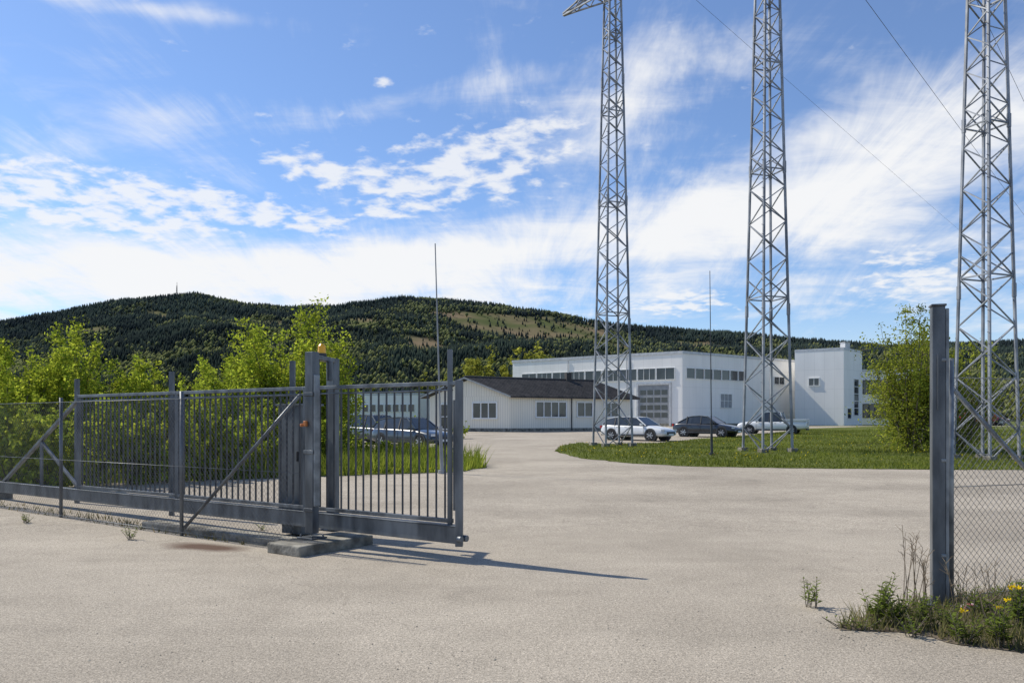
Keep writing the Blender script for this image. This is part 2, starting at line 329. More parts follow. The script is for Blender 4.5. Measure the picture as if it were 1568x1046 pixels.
# ---------------------------------------------------------------- sliding gate
u=Vector((.819,-.574,0)).normalized()
nv=Vector((-.574,-.819,0)).normalized()
yaw=math.atan2(u.y,u.x)
O=Vector((-2.71,10.85,0))
def gp(t,z,off=0): p=O+u*t+nv*off; return (p.x,p.y,z)
gate=empty('sliding_gate')
mb=MB(); L0,L1=-6.29,2.55
mb.beam(gp(-10.5,.31),gp(L1+.02,.31),.10,.20)
mb.beam(gp(-10.5,.418),gp(L1,.418),.14,.012)
mb.beam(gp(L0,.47),gp(L1-.1,.47),.05,.05)
mb.beam(gp(L0,2.10),gp(L1-.03,2.10),.06,.05)
mb.beam(gp(L0,2.02),gp(L1-.1,2.02),.03,.02)
for tt in(L0,-3.2,-.15,L1-.14): mb.beam(gp(tt,.41),gp(tt,2.12 if tt<2 else 2.50),.06,.06)
mb.beam(gp(L1,.18),gp(L1,2.13),.09,.11)
mb.beam(gp(L1-.07,1.9),gp(L1-.07,.6),.03,.12)
mb.beam(gp(L0,2.05),gp(-9.3,.42),.06,.06); mb.beam(gp(L0,.45),gp(-7.7,1.25),.05,.05); mb.beam(gp(-7.7,1.25),gp(-7.7,.42),.05,.05)
for s_ in(-1,1): mb.cyl(gp(L1+.02,.27,.05*s_),gp(L1+.08,.27,.05*s_),.04,n=10)
mb.obj('frame',['galv_dark'],gate,bevel=.006)
mb=MB(); tt=L0+.13
while tt<L1-.2: mb.beam(gp(tt,.47),gp(tt,2.10),.022,.022); tt+=.137
mb.obj('bars',['bars'],gate)
mb=MB()
f0=Vector(gp(.36,0,.33)); r0=Vector(gp(.02,0,-.34))
for p,h in((f0,2.55),(r0,2.52)):
    mb.box((p.x,p.y,h/2+.1),(.15,.11,h-.2),yaw)
    mb.box((p.x,p.y,.14),(.30,.26,.02),yaw)
    for a,b_ in((-.11,-.09),(.11,-.09),(.11,.09),(-.11,.09)):
        q=p+u*a+nv*b_; mb.cyl((q.x,q.y,.15),(q.x,q.y,.18),.015,n=6)
mb.beam((f0.x,f0.y,2.49),(r0.x,r0.y,2.49),.12,.06)
for k_ in(.33,-.33):
    q=Vector(gp(.2,0,k_*.35)); mb.cyl((q.x,q.y,2.2),(q.x,q.y,2.46),.045,n=12)
mb.box((f0.x+.09*u.x,f0.y+.09*u.y,1.4),(.03,.09,1.7),yaw,1)
for z in(.5,1.25,2.0):
    q=f0+nv*.06; mb.box((q.x,q.y,z),(.18,.02,.05),yaw)
mb.obj('portal_posts',['galv_dark','galv'],gate,bevel=.008)
mb=MB(); q=(f0*.55+r0*.45); mb.cyl((q.x,q.y,2.525),(q.x,q.y,2.56),.065,n=14,mi=1); mb.cyl((q.x,q.y,2.56),(q.x,q.y,2.66),.055,.05,14); mb.cyl((q.x,q.y,2.66),(q.x,q.y,2.69),.05,.025,14)
mb.obj('beacon',['amber','dark'],gate)
mb=MB(); q=f0+nv*.075-u*.04; mb.box((q.x,q.y,1.62),(.05,.04,.07),yaw); q=q-u*.04; mb.cyl((q.x,q.y,1.60),(q.x-.03,q.y-.03,1.60),.022,n=8); mb.obj('photocell',['orange'],gate,bevel=.01)
mb=MB()
for px,z in((118,2.47),(263,2.5),(448,2.55)):
    b_=(px-784)/1220
    o2=O-nv*.55; t_=(b_*o2.y-o2.x)/(u.x-b_*u.y); p=o2+u*t_; mb.beam((p.x,p.y,0),(p.x,p.y,z),.075,.075)
mb.obj('rear_guides',['galv_dark'],gate,bevel=.006)
mb=MB(); q=Vector(gp(-.75,0,-.4)); mb.box((q.x,q.y,1.12),(.50,.36,1.5),yaw); mb.box((q.x,q.y,1.885),(.56,.42,.03),yaw); mb.box((q.x,q.y,.2),(.42,.3,.34),yaw)
q2=q+nv*.183; mb.box((q2.x,q2.y,1.12),(.46,.006,1.4),yaw); q3=q+nv*.195+u*.18; mb.box((q3.x,q3.y,1.15),(.03,.02,.14),yaw,1)
mb.obj('motor_cabinet',['galv_dark','dark'],gate,bevel=.008)
mb=MB()
q=Vector((-2.47,10.35,0)); mb.box((q.x,q.y,.06),(.62,1.25,.14),yaw); 
q=Vector(gp(-1.6,0,.42)); mb.box((q.x,q.y,.045),(3.3,.3,.13),yaw)
q=Vector(gp(-9.6,0,.0)); mb.box((q.x,q.y,.08),(.5,.4,.2),yaw)
mb.obj('concrete_footing',['conc'],gate,bevel=.02)
# ---------------------------------------------------------------- chain link fences
def chain(mb,o,d,L,z0,z1,p=.075,r=.0019,mi=0):
    H=z1-z0; d=Vector(d).normalized()
    def pt(s,z): return (o[0]+d.x*s,o[1]+d.y*s,z0+z)
    c=-H
    while c<L:
        for sgn in(1,-1):
            a,b_=c,c+H
            s0=max(a,0); s1=min(b_,L)
            if s1-s0<.02: continue
            za,zb=s0-a,s1-a
            if sgn<0: za,zb=H-za,H-zb
            mb.cyl(pt(s0,za),pt(s1,zb),r,n=3,mi=mi,caps=False)
        c+=p
fence=empty('chain_link_fence')
F0=Vector((-2.75,10.04,0))
def fp(t,z,off=0): p=F0+u*t+nv*off; return(p.x,p.y,z)
mb=MB(); chain(mb,fp(-10,0),u,10,.04,1.98,r=.0016); mb.obj('mesh',['wire'],fence)
mb=MB()
for tt,h in((-6.0,2.05),(-2.48,2.08),(-9.6,2.05)): mb.cyl(fp(tt,0,-.03),fp(tt,h,-.03),.028,n=10)
mb.cyl(fp(-2.45,.12,-.06),fp(.05,1.98,-.06),.024,n=8)
for z in(.06,1.0,1.97): mb.cyl(fp(-10,z),fp(.1,z),.004,n=5)
mb.obj('posts',['galv_dark'],fence,smooth=True)
rf=empty('chain_link_fence')
rp=Vector((3.84,7.19,0)); rd=Vector((.94,.34,0)).normalized(); ry=math.atan2(rd.y,rd.x)
mb=MB(); chain(mb,(rp.x+.16,rp.y+.03,0),rd,7,.03,2.05,p=.07,r=.0023); mb.obj('mesh',['wire'],rf)
mb=MB(); mb.cyl((rp.x+.14,rp.y+.05,0),(rp.x+.14,rp.y+.05,2.22),.032,n=12)
a=rp+rd*.16
mb.cyl((a.x,a.y+.06,2.0),(a.x+rd.x*2.3,a.y+.06+rd.y*2.3,.15),.022,n=8)
for z in(.05,1.05,2.05): mb.cyl((a.x,a.y+.03,z),(a.x+rd.x*7,a.y+.03+rd.y*7,z),.004,n=5)
for s_ in(2.5,5): q=a+rd*s_; mb.cyl((q.x,q.y+.06,0),(q.x,q.y+.06,2.1),.028,n=10)
mb.obj('posts',['galv'],rf,smooth=True)
mb=MB(); mb.box((rp.x,rp.y,1.34),(.105,.12,2.68),-.30); mb.box((rp.x,rp.y,2.69),(.125,.14,.02),-.30)
mb.box((rp.x+.07,rp.y-.015,1.34),(.03,.10,2.64),-.30,1); mb.box((rp.x-.03,rp.y-.065,2.0),(.012,.012,.5),-.3); 
mb.box((rp.x,rp.y,.01),(.26,.26,.02),-.3)
for z in(.45,1.3,2.2): mb.box((rp.x+.02,rp.y-.066,z),(.04,.02,.03),-.3,1)
mb.obj('gate_post',['galv_dark','galv'],None,bevel=.008)
# ---------------------------------------------------------------- lattice towers
T=[Q(938,34.8),Q(1175,30.0),Q(1510,25.2)]
def tower(x,y,rot,H=24.3):
    base=gz(y); par=empty('lattice_tower',(x,y,base),rot)
    def hw(z): return max(.25,(1.9-.048*z)/1.28/2)
    mb=MB(); C4=[(-1,-1),(1,-1),(1,1),(-1,1)]
    zs=[0]; 
    while zs[-1]<H-.1: zs.append(zs[-1]+max(.55,hw(zs[-1])*2*.70))
    zs[-1]=H
    for cx,cy in C4: mb.beam((cx*hw(0),cy*hw(0),-.05),(cx*hw(H),cy*hw(H),H),.085,.085)
    for k_ in range(len(zs)-1):
        z0,z1=zs[k_],zs[k_+1]; a,b_=hw(z0),hw(z1)
        for i in range(4):
            c0,c1=C4[i],C4[(i+1)%4]
            if (k_+i)%2: c0,c1=c1,c0
            mb.beam((c0[0]*a,c0[1]*a,z0),(c1[0]*b_,c1[1]*b_,z1),.042,.042)
            if k_%7==0 and k_:
                mb.beam((c0[0]*a,c0[1]*a,z0),(c1[0]*a,c1[1]*a,z0),.05,.05)
                mb.beam((c1[0]*a,c1[1]*a,z0),(c0[0]*b_,c0[1]*b_,z1),.042,.042)
    for cx,cy in C4:
        for zsp in(6.2,12.4,18.6): mb.beam((cx*hw(zsp),cy*hw(zsp),zsp-.25),(cx*hw(zsp),cy*hw(zsp),zsp+.25),.11,.11)
    z=2.2
    while z<H: mb.beam((-hw(z),-hw(z),z),(-hw(z)-.14,-hw(z)-.02,z),.018,.018); z+=.4
    mb.obj('lattice',['tower'],par)
    mb=MB()
    for cx,cy in C4: mb.box((cx*hw(0),cy*hw(0),.0),(.34,.34,.34))
    mb.obj('foundations',['conc'],par,bevel=.02)
    return par
for (x,y),r_ in zip(T,(.33,.30,.36)): tower(x,y,r_)
mb=MB(); Ta=Vector((*T[0],0)); Tc=Vector((*T[2],0)); ld=(Tc-Ta).normalized(); ln=Vector((-ld.y,ld.x,0))
zl=23.4; s0=-3.2; s1=(Tc-Ta).length+3.2
def ap(s,o,z): p=Ta+ld*s+ln*o; return(p.x,p.y,z)
k_=0; s=s0; Ls=s1-s0
def half(s_): return .36 if (s_>s0+2.4 and s_<s1-2.4) else .36*max(.1,min((s_-s0),(s1-s_))/2.4)
def top(s_): return zl+ (0.85 if (s_>s0+2.4 and s_<s1-2.4) else .85*max(.12,min((s_-s0),(s1-s_))/2.4))
while s<s1-.05:
    e=min(s+.8,s1)
    for o_ in(-1,1):
        mb.beam(ap(s,half(s)*o_,zl),ap(e,half(e)*o_,zl),.07); mb.beam(ap(s,half(s)*o_,top(s)),ap(e,half(e)*o_,top(e)),.07)
        if k_%2: mb.beam(ap(s,half(s)*o_,zl),ap(e,half(e)*o_,top(e)),.04)
        else: mb.beam(ap(s,half(s)*o_,top(s)),ap(e,half(e)*o_,zl),.04)
    mb.beam(ap(s,half(s),zl),ap(e,-half(e),zl),.04); mb.beam(ap(s,-half(s),top(s)),ap(e,half(e),top(e)),.04)
    mb.beam(ap(e,half(e),zl),ap(e,-half(e),zl),.04)
    s=e; k_+=1
mb.obj('tower_crossarm',['tower'])
vd=Vector((.97*1,K,0))
for i,(x,d_,rr_) in enumerate(((8.9,33,.009),(17.1,33,.014),(27.3,38,.012),(29.5,30,.012))):
    mb=MB(); P0=Vector((x,d_*K,0))-vd*18; prev=None
    for k_ in range(41):
        s_=k_/40*260; zz_=22+ (s_-18)**2*.00012-.0; p=P0+vd*s_; p=(p.x,p.y,zz_)
        if prev: mb.cyl(prev,p,rr_,n=4,caps=False)
        prev=p
    mb.obj('power_line',['cable'])
def pole(px,d,ztop,lean,mat,r_=.024):
    x,y=Q(px,d); b_=gz(y); par=MB(); par.cyl((x,y,b_),(x+lean*.25,y,b_+1.3),.055,.05,10); par.cyl((x+lean*.25,y,b_+1.3),(x+lean,y,ztop),r_,r_*.55,8); par.cyl((x,y,b_),(x,y,b_+.1),.12,.12,10)
    par.cyl((x+lean*.25,y,b_+1.28),(x+lean*.25,y,b_+1.36),.065,.06,10)
    par.obj('antenna_pole',[mat],smooth=False)
pole(677,19.6,6.75,-.2,'pole',.028); pole(1090,27.7,7.75,-.08,'dark')
# ---------------------------------------------------------------- buildings
def quad_uv(me_v,me_f,me_uv,a,b,z0,z1):
    o=len(me_v); me_v+=[(a[0],a[1],z0),(b[0],b[1],z0),(b[0],b[1],z1),(a[0],a[1],z1)]; me_f.append((o,o+1,o+2,o+3))
    L=math.hypot(b[0]-a[0],b[1]-a[1]); me_uv+=[(0,0),(L,0),(L,z1-z0),(0,z1-z0)]
def prism(name,fp_,z0,z1,mat,parent,cap='roofcap'):
    v=[];f=[];uv=[]
    for i in range(len(fp_)): quad_uv(v,f,uv,fp_[i],fp_[(i+1)%len(fp_)],z0,z1)
    me=bpy.data.meshes.new(name); me.from_pydata(v,[],f); l_=me.uv_layers.new(name='UVMap')
    for i,c_ in enumerate(uv): l_.data[i].uv=c_
    me.materials.append(M[mat]); o=bpy.data.objects.new(name,me); SC.collection.objects.link(o); o.parent=parent
    if cap:
        mb=MB(); c_=np.mean(np.array(fp_),0); ring=[tuple(c_+(np.array(p)-c_)*1.006) for p in fp_]; n_=len(ring)
        mb.add([(x,y,z1-.28) for x,y in ring]+[(x,y,z1+.04) for x,y in ring],[(i,(i+1)%n_,n_+(i+1)%n_,n_+i) for i in range(n_)]+[tuple(range(n_,2*n_))])
        mb.obj('roof',[cap],parent)
    return o
def wallpt(a,b,s,off,z):
    d=Vector((b[0]-a[0],b[1]-a[1],0)); L=d.length; d.normalize(); nn=Vector((d.y,-d.x,0)); p=Vector((a[0],a[1],0))+d*s+nn*off; return p,math.atan2(d.y,d.x)
def s_at(a,b,px):
    k_=(px-784)/1220; dx,dy=b[0]-a[0],b[1]-a[1]; t_=(k_*a[1]-a[0])/(dx-k_*dy); return t_*math.hypot(dx,dy)
def window(mb,a,b,s0,s1,z0,z1,nx=1,ny=1,fr=.09,glass=1):
    p,yw=wallpt(a,b,(s0+s1)/2,.012,0); mb.box((p.x,p.y,(z0+z1)/2),(s1-s0,.02,z1-z0),yw,glass)
    def bar(sa,sb,za,zb,o_=.045,th=.09): 
        p,yw=wallpt(a,b,(sa+sb)/2,o_,0); mb.box((p.x,p.y,(za+zb)/2),(sb-sa,th,zb-za),yw,0)
    bar(s0-fr,s1+fr,z1,z1+fr,.05,.1); bar(s0-fr,s1+fr,z0-fr,z0,.06,.12); bar(s0-fr,s0,z0,z1); bar(s1,s1+fr,z0,z1)
    for i in range(1,nx): q=s0+(s1-s0)*i/nx; bar(q-fr*.4,q+fr*.4,z0,z1,.035,.06)
    for i in range(1,ny): q=z0+(z1-z0)*i/ny; bar(s0,s1,q-fr*.35,q+fr*.35,.03,.05)
A=Q(785,90.3);C=Q(1045,78);B=Q(1226,90.5); D=(A[0]+B[0]-C[0],A[1]+B[1]-C[1])
wh=empty('white_warehouse'); zt=9.65
prism('walls',[A,C,B,D],.8,zt,'clad',wh)
mb=MB()
s=s_at(A,C,799); e=s_at(A,C,1034); nwin=9; wd=(e-s)/nwin
for i in range(nwin): window(mb,A,C,s+i*wd+.1,s+(i+1)*wd-.1,6.5,7.8,3 if i%2 else 2,1,.06)
s=s_at(C,B,1050); e=s_at(C,B,1142); nwin=7; wd=(e-s)/nwin
for i in range(nwin): window(mb,C,B,s+i*wd+.1,s+(i+1)*wd-.1,6.6,7.75,1,1,.06)
s=s_at(C,B,1185); window(mb,C,B,s,s+2.2,6.4,7.3,2)
s=s_at(C,B,1103); e=s_at(C,B,1120); window(mb,C,B,s,e,3.3,4.9,3,2,.06,2)
mb.obj('windows',['white','glass','greydoor'],wh)
mb=MB(); s=s_at(A,C,978); e=s_at(A,C,1025); zb=gz(A[1])-.05
p,yw=wallpt(A,C,(s+e)/2,.02,0); mb.box((p.x,p.y,(zb+5.85)/2),(e-s,.03,5.85-zb),yw,0)
for r_ in range(1,5):
    for c_ in range(4):
        q0=s+.15+(e-s-.3)/4*c_; p,yw=wallpt(A,C,q0+(e-s-.3)/8,.04,0); mb.box((p.x,p.y,1.5+r_*.88),((e-s-.3)/4-.16,.02,.55),yw,1)
for q0,w_ in((s-.12,.24),(e+.12,.24)): p,yw=wallpt(A,C,q0,.07,0); mb.box((p.x,p.y,(zb+5.9)/2),(w_,.12,5.9-zb),yw,2)
p,yw=wallpt(A,C,(s+e)/2,.07,0); mb.box((p.x,p.y,6.02),(e-s+.5,.12,.24),yw,2)
mb.obj('garage_door',['greydoor','glass','roofcap'],wh)
mb=MB()
for px in(870,960): p,yw=wallpt(A,C,s_at(A,C,px),.08,0); mb.cyl((p.x,p.y,1),(p.x,p.y,9.3),.06,n=8)
p,yw=wallpt(A,C,12,.025,0); mb.box((p.x,p.y,1.05),(24.2,.05,.7),yw,1)
p,yw=wallpt(C,B,12,.025,0); mb.box((p.x,p.y,1.05),(22,.05,.7),yw,1)
mb.obj('trim',['roofcap','conc'],wh)
P0=Q(1217,86);P1=Q(1292,83);P2=Q(1320,87.5);P3=(P0[0]+P2[0]-P1[0],P0[1]+P2[1]-P1[1])
bl=empty('white_stair_block'); prism('walls',[P0,P1,P2,P3],.8,10.6,'clad',bl)
mb=MB(); s=s_at(P0,P1,1239); window(mb,P0,P1,s,s_at(P0,P1,1254),6.1,6.95,2); s=s_at(P1,P2,1307); window(mb,P1,P2,s,s_at(P1,P2,1314),2.4,6.9,1,5,.1)
s=s_at(P1,P2,1297); window(mb,P1,P2,s,s_at(P1,P2,1303),2,3.2,1)
mb.obj('windows',['white','glass'],bl)
q=Q(1294,85); mb=MB(); mb.box((q[0],q[1],10.95),(.8,.8,.9),.4); mb.box((q[0],q[1],11.42),(.95,.95,.06),.4); mb.obj('roof_vent',['roofcap'],bl)
wg=empty('white_office_wing'); W0=Q(1318,92);W1_=Q(1440,90); W2_=(W1_[0]+4,W1_[1]+12);W3_=(W0[0]+4,W0[1]+12)
prism('walls',[W0,W1_,W2_,W3_],.8,8.6,'clad',wg); mb=MB()
for z0 in(2.2,5.4):
    for px in range(1322,1436,10): window(mb,W0,W1_,s_at(W0,W1_,px),s_at(W0,W1_,px+7),z0,z0+1.7,1)
mb.obj('windows',['dark','glass'],wg)
# house
hc=Q(780,58);hl=Q(658,60.5);he=Q(965,63.5); hb=(hl[0]+he[0]-hc[0],hl[1]+he[1]-hc[1])
ho=empty('cream_house'); ze=3.78; zr=5.25
prism('walls',[hl,hc,he,hb],.5,ze,'board',ho,cap=None)
mid=((hl[0]+hc[0])/2,(hl[1]+hc[1])/2); mid2=((hb[0]+he[0])/2,(hb[1]+he[1])/2)
me=bpy.data.meshes.new('gables'); me.from_pydata([(*hl,ze),(*hc,ze),(*mid,zr),(*hb,ze),(*he,ze),(*mid2,zr)],[],[(0,1,2),(4,3,5)]); uvl=me.uv_layers.new(name='UVMap')
for i,c_ in enumerate([(0,0),(7,0),(3.5,1.5),(0,0),(7,0),(3.5,1.5)]): uvl.data[i].uv=c_
me.materials.append(M['board']); o=bpy.data.objects.new('gables',me); SC.collection.objects.link(o); o.parent=ho
mb=MB(); hd=Vector((he[0]-hc[0],he[1]-hc[1],0)); Lh=hd.length; hd.normalize(); gd=Vector((hc[0]-hl[0],hc[1]-hl[1],0)); gL=gd.length; gd.normalize()
sl=(zr-ze)/(gL/2)
for sg in(1,-1):
    a0=Vector((*mid,zr+.08))-hd*.45; a1=Vector((*mid2,zr+.08))+hd*.45; ov=gL/2+.55
    b0=a0+gd*sg*ov-Vector((0,0,sl*ov)); b1=a1+gd*sg*ov-Vector((0,0,sl*ov)); th=Vector((0,0,.16))
    mb.add([a0,a1,b1,b0,a0+th,a1+th,b1+th,b0+th],[(0,1,2,3),(7,6,5,4),(3,2,6,7),(0,4,5,1)],0)
    mb.add([a0-hd*.02,b0-hd*.02,b0+th-hd*.02,a0+th-hd*.02],[(0,1,2,3),(3,2,1,0)],1)
    for i in range(40):
        t_=i/39; q0=a0.lerp(a1,t_)+th*1.15; q1=b0.lerp(b1,t_)+th*1.15; mb.beam(q0,q1,.05,.04,0)
mb.cyl(Vector((*mid,zr+.26))-hd*.4,Vector((*mid2,zr+.26))+hd*.4,.09,n=8)
q=Vector((*mid,0)).lerp(Vector((*mid2,0)),.8); mb.box((q.x,q.y,zr+.4),(.5,.5,1.0),.4)
mb.obj('roof',['rooftile','white'],ho)
mb=MB(); s=s_at(hl,hc,725); window(mb,hl,hc,s,s_at(hl,hc,760),1.95,3.2,3,1,.12); s=s_at(hl,hc,676); window(mb,hl,hc,s,s_at(hl,hc,690),1.0,3.1,1,2,.1)
s=s_at(hc,he,821); window(mb,hc,he,s,s_at(hc,he,866),2.05,3.3,4,1,.12); s=s_at(hc,he,884); window(mb,hc,he,s,s_at(hc,he,906),2.1,3.3,2,1,.1); s=s_at(hc,he,925); window(mb,hc,he,s,s_at(hc,he,945),2.1,3.3,2,1,.1)
mb.obj('windows',['white','glass'],ho)
mb=MB(); p,yw=wallpt(hc,he,s_at(hc,he,875),.06,0); mb.cyl((p.x,p.y,.8),(p.x,p.y,3.7),.05,n=8)
for a_,b_ in((hl,hc),(hc,he)):
    Lw=math.hypot(b_[0]-a_[0],b_[1]-a_[1]); p,yw=wallpt(a_,b_,Lw/2,.02,0); mb.box((p.x,p.y,.85),(Lw,.05,.4),yw,1)
mb.obj('downpipe_and_plinth',['dark','conc'],ho)
db=empty('white_shed'); a_=Q(505,112);b_=Q(640,108); c_=(b_[0]+5,b_[1]+18); d_=(a_[0]+5,a_[1]+18)
prism('walls',[a_,b_,c_,d_],1,6.1,'clad',db); mb=MB(); s=0.6
while s<math.hypot(b_[0]-a_[0],b_[1]-a_[1])-1.2: window(mb,a_,b_,s,s+1.0,3.2,4.3,1,1,.06); s+=1.35
p,yw=wallpt(a_,b_,7,.03,0); mb.box((p.x,p.y,2.0),(13,.05,.5),yw,2); mb.obj('windows',['white','glass','blue'],db)
db=empty('white_shed'); a_=Q(300,125);b_=Q(345,124); c_=(b_[0]+3,b_[1]+12); d_=(a_[0]+3,a_[1]+12); prism('walls',[a_,b_,c_,d_],1,5.0,'clad',db); mb=MB()
for s in(.8,3): window(mb,a_,b_,s,s+1,2.6,3.8)
mb.obj('windows',['white','glass'],db)
# ---------------------------------------------------------------- cars
def car(name,x,y,yaw_,pm,style='wagon',L=4.6,H=1.46,sc=1):
    par=empty(name,(x,y,gz(y)),yaw_); par.scale=(sc,sc,sc)
    st=[(-2.30,.62,.38,.62),(-2.24,.78,.30,.86),(-2.05,.86,.24,.98),(-1.6,.895,.20,1.0),(-.8,.90,.20,.97),(0,.90,.20,.95),(.9,.895,.20,.92),(1.3,.89,.20,.86),(1.8,.87,.22,.78),(2.1,.82,.24,.70),(2.25,.72,.28,.60),(2.30,.55,.34,.50)]
    if style=='pickup': st=[(-2.30,.84,.42,.92),(-2.27,.88,.36,1.0),(-2.1,.895,.34,1.02),(-1.6,.895,.30,1.02),(-.8,.90,.26,1.0),(0,.90,.24,.99),(.9,.895,.24,.98),(1.3,.89,.24,.96),(1.8,.87,.26,.92),(2.1,.84,.28,.86),(2.25,.78,.32,.76),(2.30,.66,.36,.62)]
    V=[];F=[];k=L/4.6
    for X_,w_,zb,z_ in st:
        for a,b in((-.86,zb),(-1,zb+.12),(-1.0,(zb+z_)/2),(-.97,z_-.10),(-.86,z_-.01),(-.4,z_+.025),(.4,z_+.025),(.86,z_-.01),(.97,z_-.10),(1.0,(zb+z_)/2),(1,zb+.12),(.86,zb)):
            V.append((X_*k,a*w_,b))
    m=12
    for i in range(len(st)-1):
        for j in range(m): F.append((i*m+j,i*m+(j+1)%m,(i+1)*m+(j+1)%m,(i+1)*m+j))
    F.append(tuple(range(m))[::-1]); F.append(tuple(range((len(st)-1)*m,len(st)*m)))
    mb=MB(); mb.add(V,[f[::-1] for f in F]); o=mb.obj('body',[pm],par,smooth=True); sb=o.modifiers.new('s','SUBSURF'); sb.levels=1; sb.render_levels=1
    if style=='wagon': gs=[(1.05,.93,.80,.78),(.32,H-.06,.82,.60),(-.3,H,.82,.60),(-1.3,H-.03,.82,.60),(-1.85,H-.13,.80,.58),(-2.12,1.0,.78,.74)]
    elif style=='pickup': gs=[(1.0,.97,.80,.78),(.40,H-.06,.82,.62),(.0,H,.82,.63),(-.45,H-.02,.82,.63),(-.62,H-.06,.81,.62),(-.80,1.02,.80,.78)]
    else: gs=[(1.05,.93,.80,.78),(.30,H-.06,.82,.58),(-.25,H,.82,.59),(-.85,H-.03,.82,.58),(-1.15,H-.09,.81,.57),(-1.85,1.0,.78,.74)]
    V=[]
    for X_,z_,wb,wt in gs:
        for a,b in((-wb,.92),(-wt,z_-.03),(-wt*.8,z_),(wt*.8,z_),(wt,z_-.03),(wb,.92)): V.append((X_*k,a,b))
    mg=MB(); mr=MB(); ng=len(gs)
    for i in range(ng-1):
        for j in range(5):
            q=[V[i*6+j],V[i*6+j+1],V[(i+1)*6+j+1],V[(i+1)*6+j]]
            roof=(j in(1,2,3)) and 0<i<ng-2
            (mr if roof else mg).add(q,[(0,1,2,3)])
    mg.obj('windows',['glass'],par)
    def up(p,s=1.012): return (p[0],p[1]*s,p[2]+.008)
    for i in range(ng-1):
        if 0<i<ng-2:
            mr.beam(up(V[i*6+1]),up(V[(i+1)*6+1]),.04,.05); mr.beam(up(V[i*6+4]),up(V[(i+1)*6+4]),.04,.05)
        else:
            for a,b in(((i*6+1),((i+1)*6+1)),((i*6+4),((i+1)*6+4))): mr.beam(up(V[a]),up(V[b]),.06,.05)
    for X_ in((.12,-.60) if style=='pickup' else (-.12,-1.15)):
        for sg in(1,-1): mr.beam((X_*k,sg*.835,.93),(X_*k-.04,sg*.605,H-.05),.06,.03,1)
    mr.obj('roof',[pm,'dark'],par)
    if style=='pickup':
        mp2=MB()
        for sg in(1,-1): mp2.box((-1.55*k,sg*.84,1.06),(1.46*k,.09,.16),0,0)
        mp2.box((-2.26*k,0,1.05),(.08,1.7,.16),0,0); mp2.box((-.86*k,0,1.10),(.06,1.6,.14),0,1); mp2.box((-1.55*k,0,1.055),(1.36*k,1.58,.05),0,1)
        mp2.obj('load_bed',[pm,'dark'],par,bevel=.015)
    mw_=MB()
    for wx in(-1.36,1.40):
        for sg in(1,-1):
            mw_.cyl((wx*k,sg*.60,.345),(wx*k,sg*.895,.345),.40,n=24,mi=2)
            mw_.cyl((wx*k,sg*.62,.325),(wx*k,sg*.905,.325),.325,n=24,mi=0)
            mw_.cyl((wx*k,sg*.9,.325),(wx*k,sg*.912,.325),.22,n=18,mi=2)
            for q in range(7):
                a=q*2*math.pi/7; mw_.beam((wx*k,sg*.917,.325),(wx*k+math.cos(a)*.22,sg*.917,.325+math.sin(a)*.22),.012,.05,1)
            mw_.cyl((wx*k,sg*.9,.325),(wx*k,sg*.925,.325),.05,n=8,mi=1)
    mw_.obj('wheels',['tyre','rim','dark'],par)
    md=MB()
    for sg in(1,-1):
        md.box((2.13*k,sg*.62,.63),(.2,.28,.10),-sg*.35,0); md.box((-2.2*k,sg*.68,.82),(.12,.22,.16),sg*.2,1)
        md.box((.82*k,sg*.93,.98),(.12,.16,.11),0,3); md.box((0,sg*.905,.33),(2.2,.02,.10),0,2)
        for X_ in(-.12,.95,-1.1): md.box((X_*k,sg*.903,.66),(.012,.008,.52),0,2)
        for X_ in(-.3,-1.0+.1): md.box((X_*k,sg*.912,.83),(.16,.02,.025),0,2)
    md.box((2.27*k,0,.46),(.06,.9,.16),0,2); md.box((2.29*k,0,.38),(.06,.5,.11),0,4); md.box((-2.3*k,0,.6),(.06,.5,.11),0,4); md.box((-2.27*k,0,.36),(.08,1.2,.12),0,2)
    md.obj('details',['lamp','red','dark',pm,'white'],par)
cw=paint('car_paint_white',(.66,.67,.67)); cb2=paint('car_paint_black',(.015,.018,.024)); cblue=paint('car_paint_dark_blue',(.025,.042,.07)); cs=paint('car_paint_silver',(.4,.42,.44),.5); cr=paint('car_paint_red',(.4,.02,.015)); cg=paint('car_paint_grey',(.09,.10,.115),.3)
R=math.radians
car('parked_car',*Q(977,41.5),R(-42),cw)
car('parked_car',*Q(1083,47),R(-38),cb2,'sedan')
car('pickup_truck',*Q(1183,53),R(180-28),cw,'pickup',L=5.2,H=1.74)
car('parked_car',*Q(632,33.5),R(-40),cblue,H=1.5)
car('parked_car',*Q(578,37),R(-40),cg,H=1.6)
car('parked_car',*Q(535,42),R(-35),cs,'sedan')
car('parked_car',*Q(1505,84),R(-10),cr,sc=1.2)
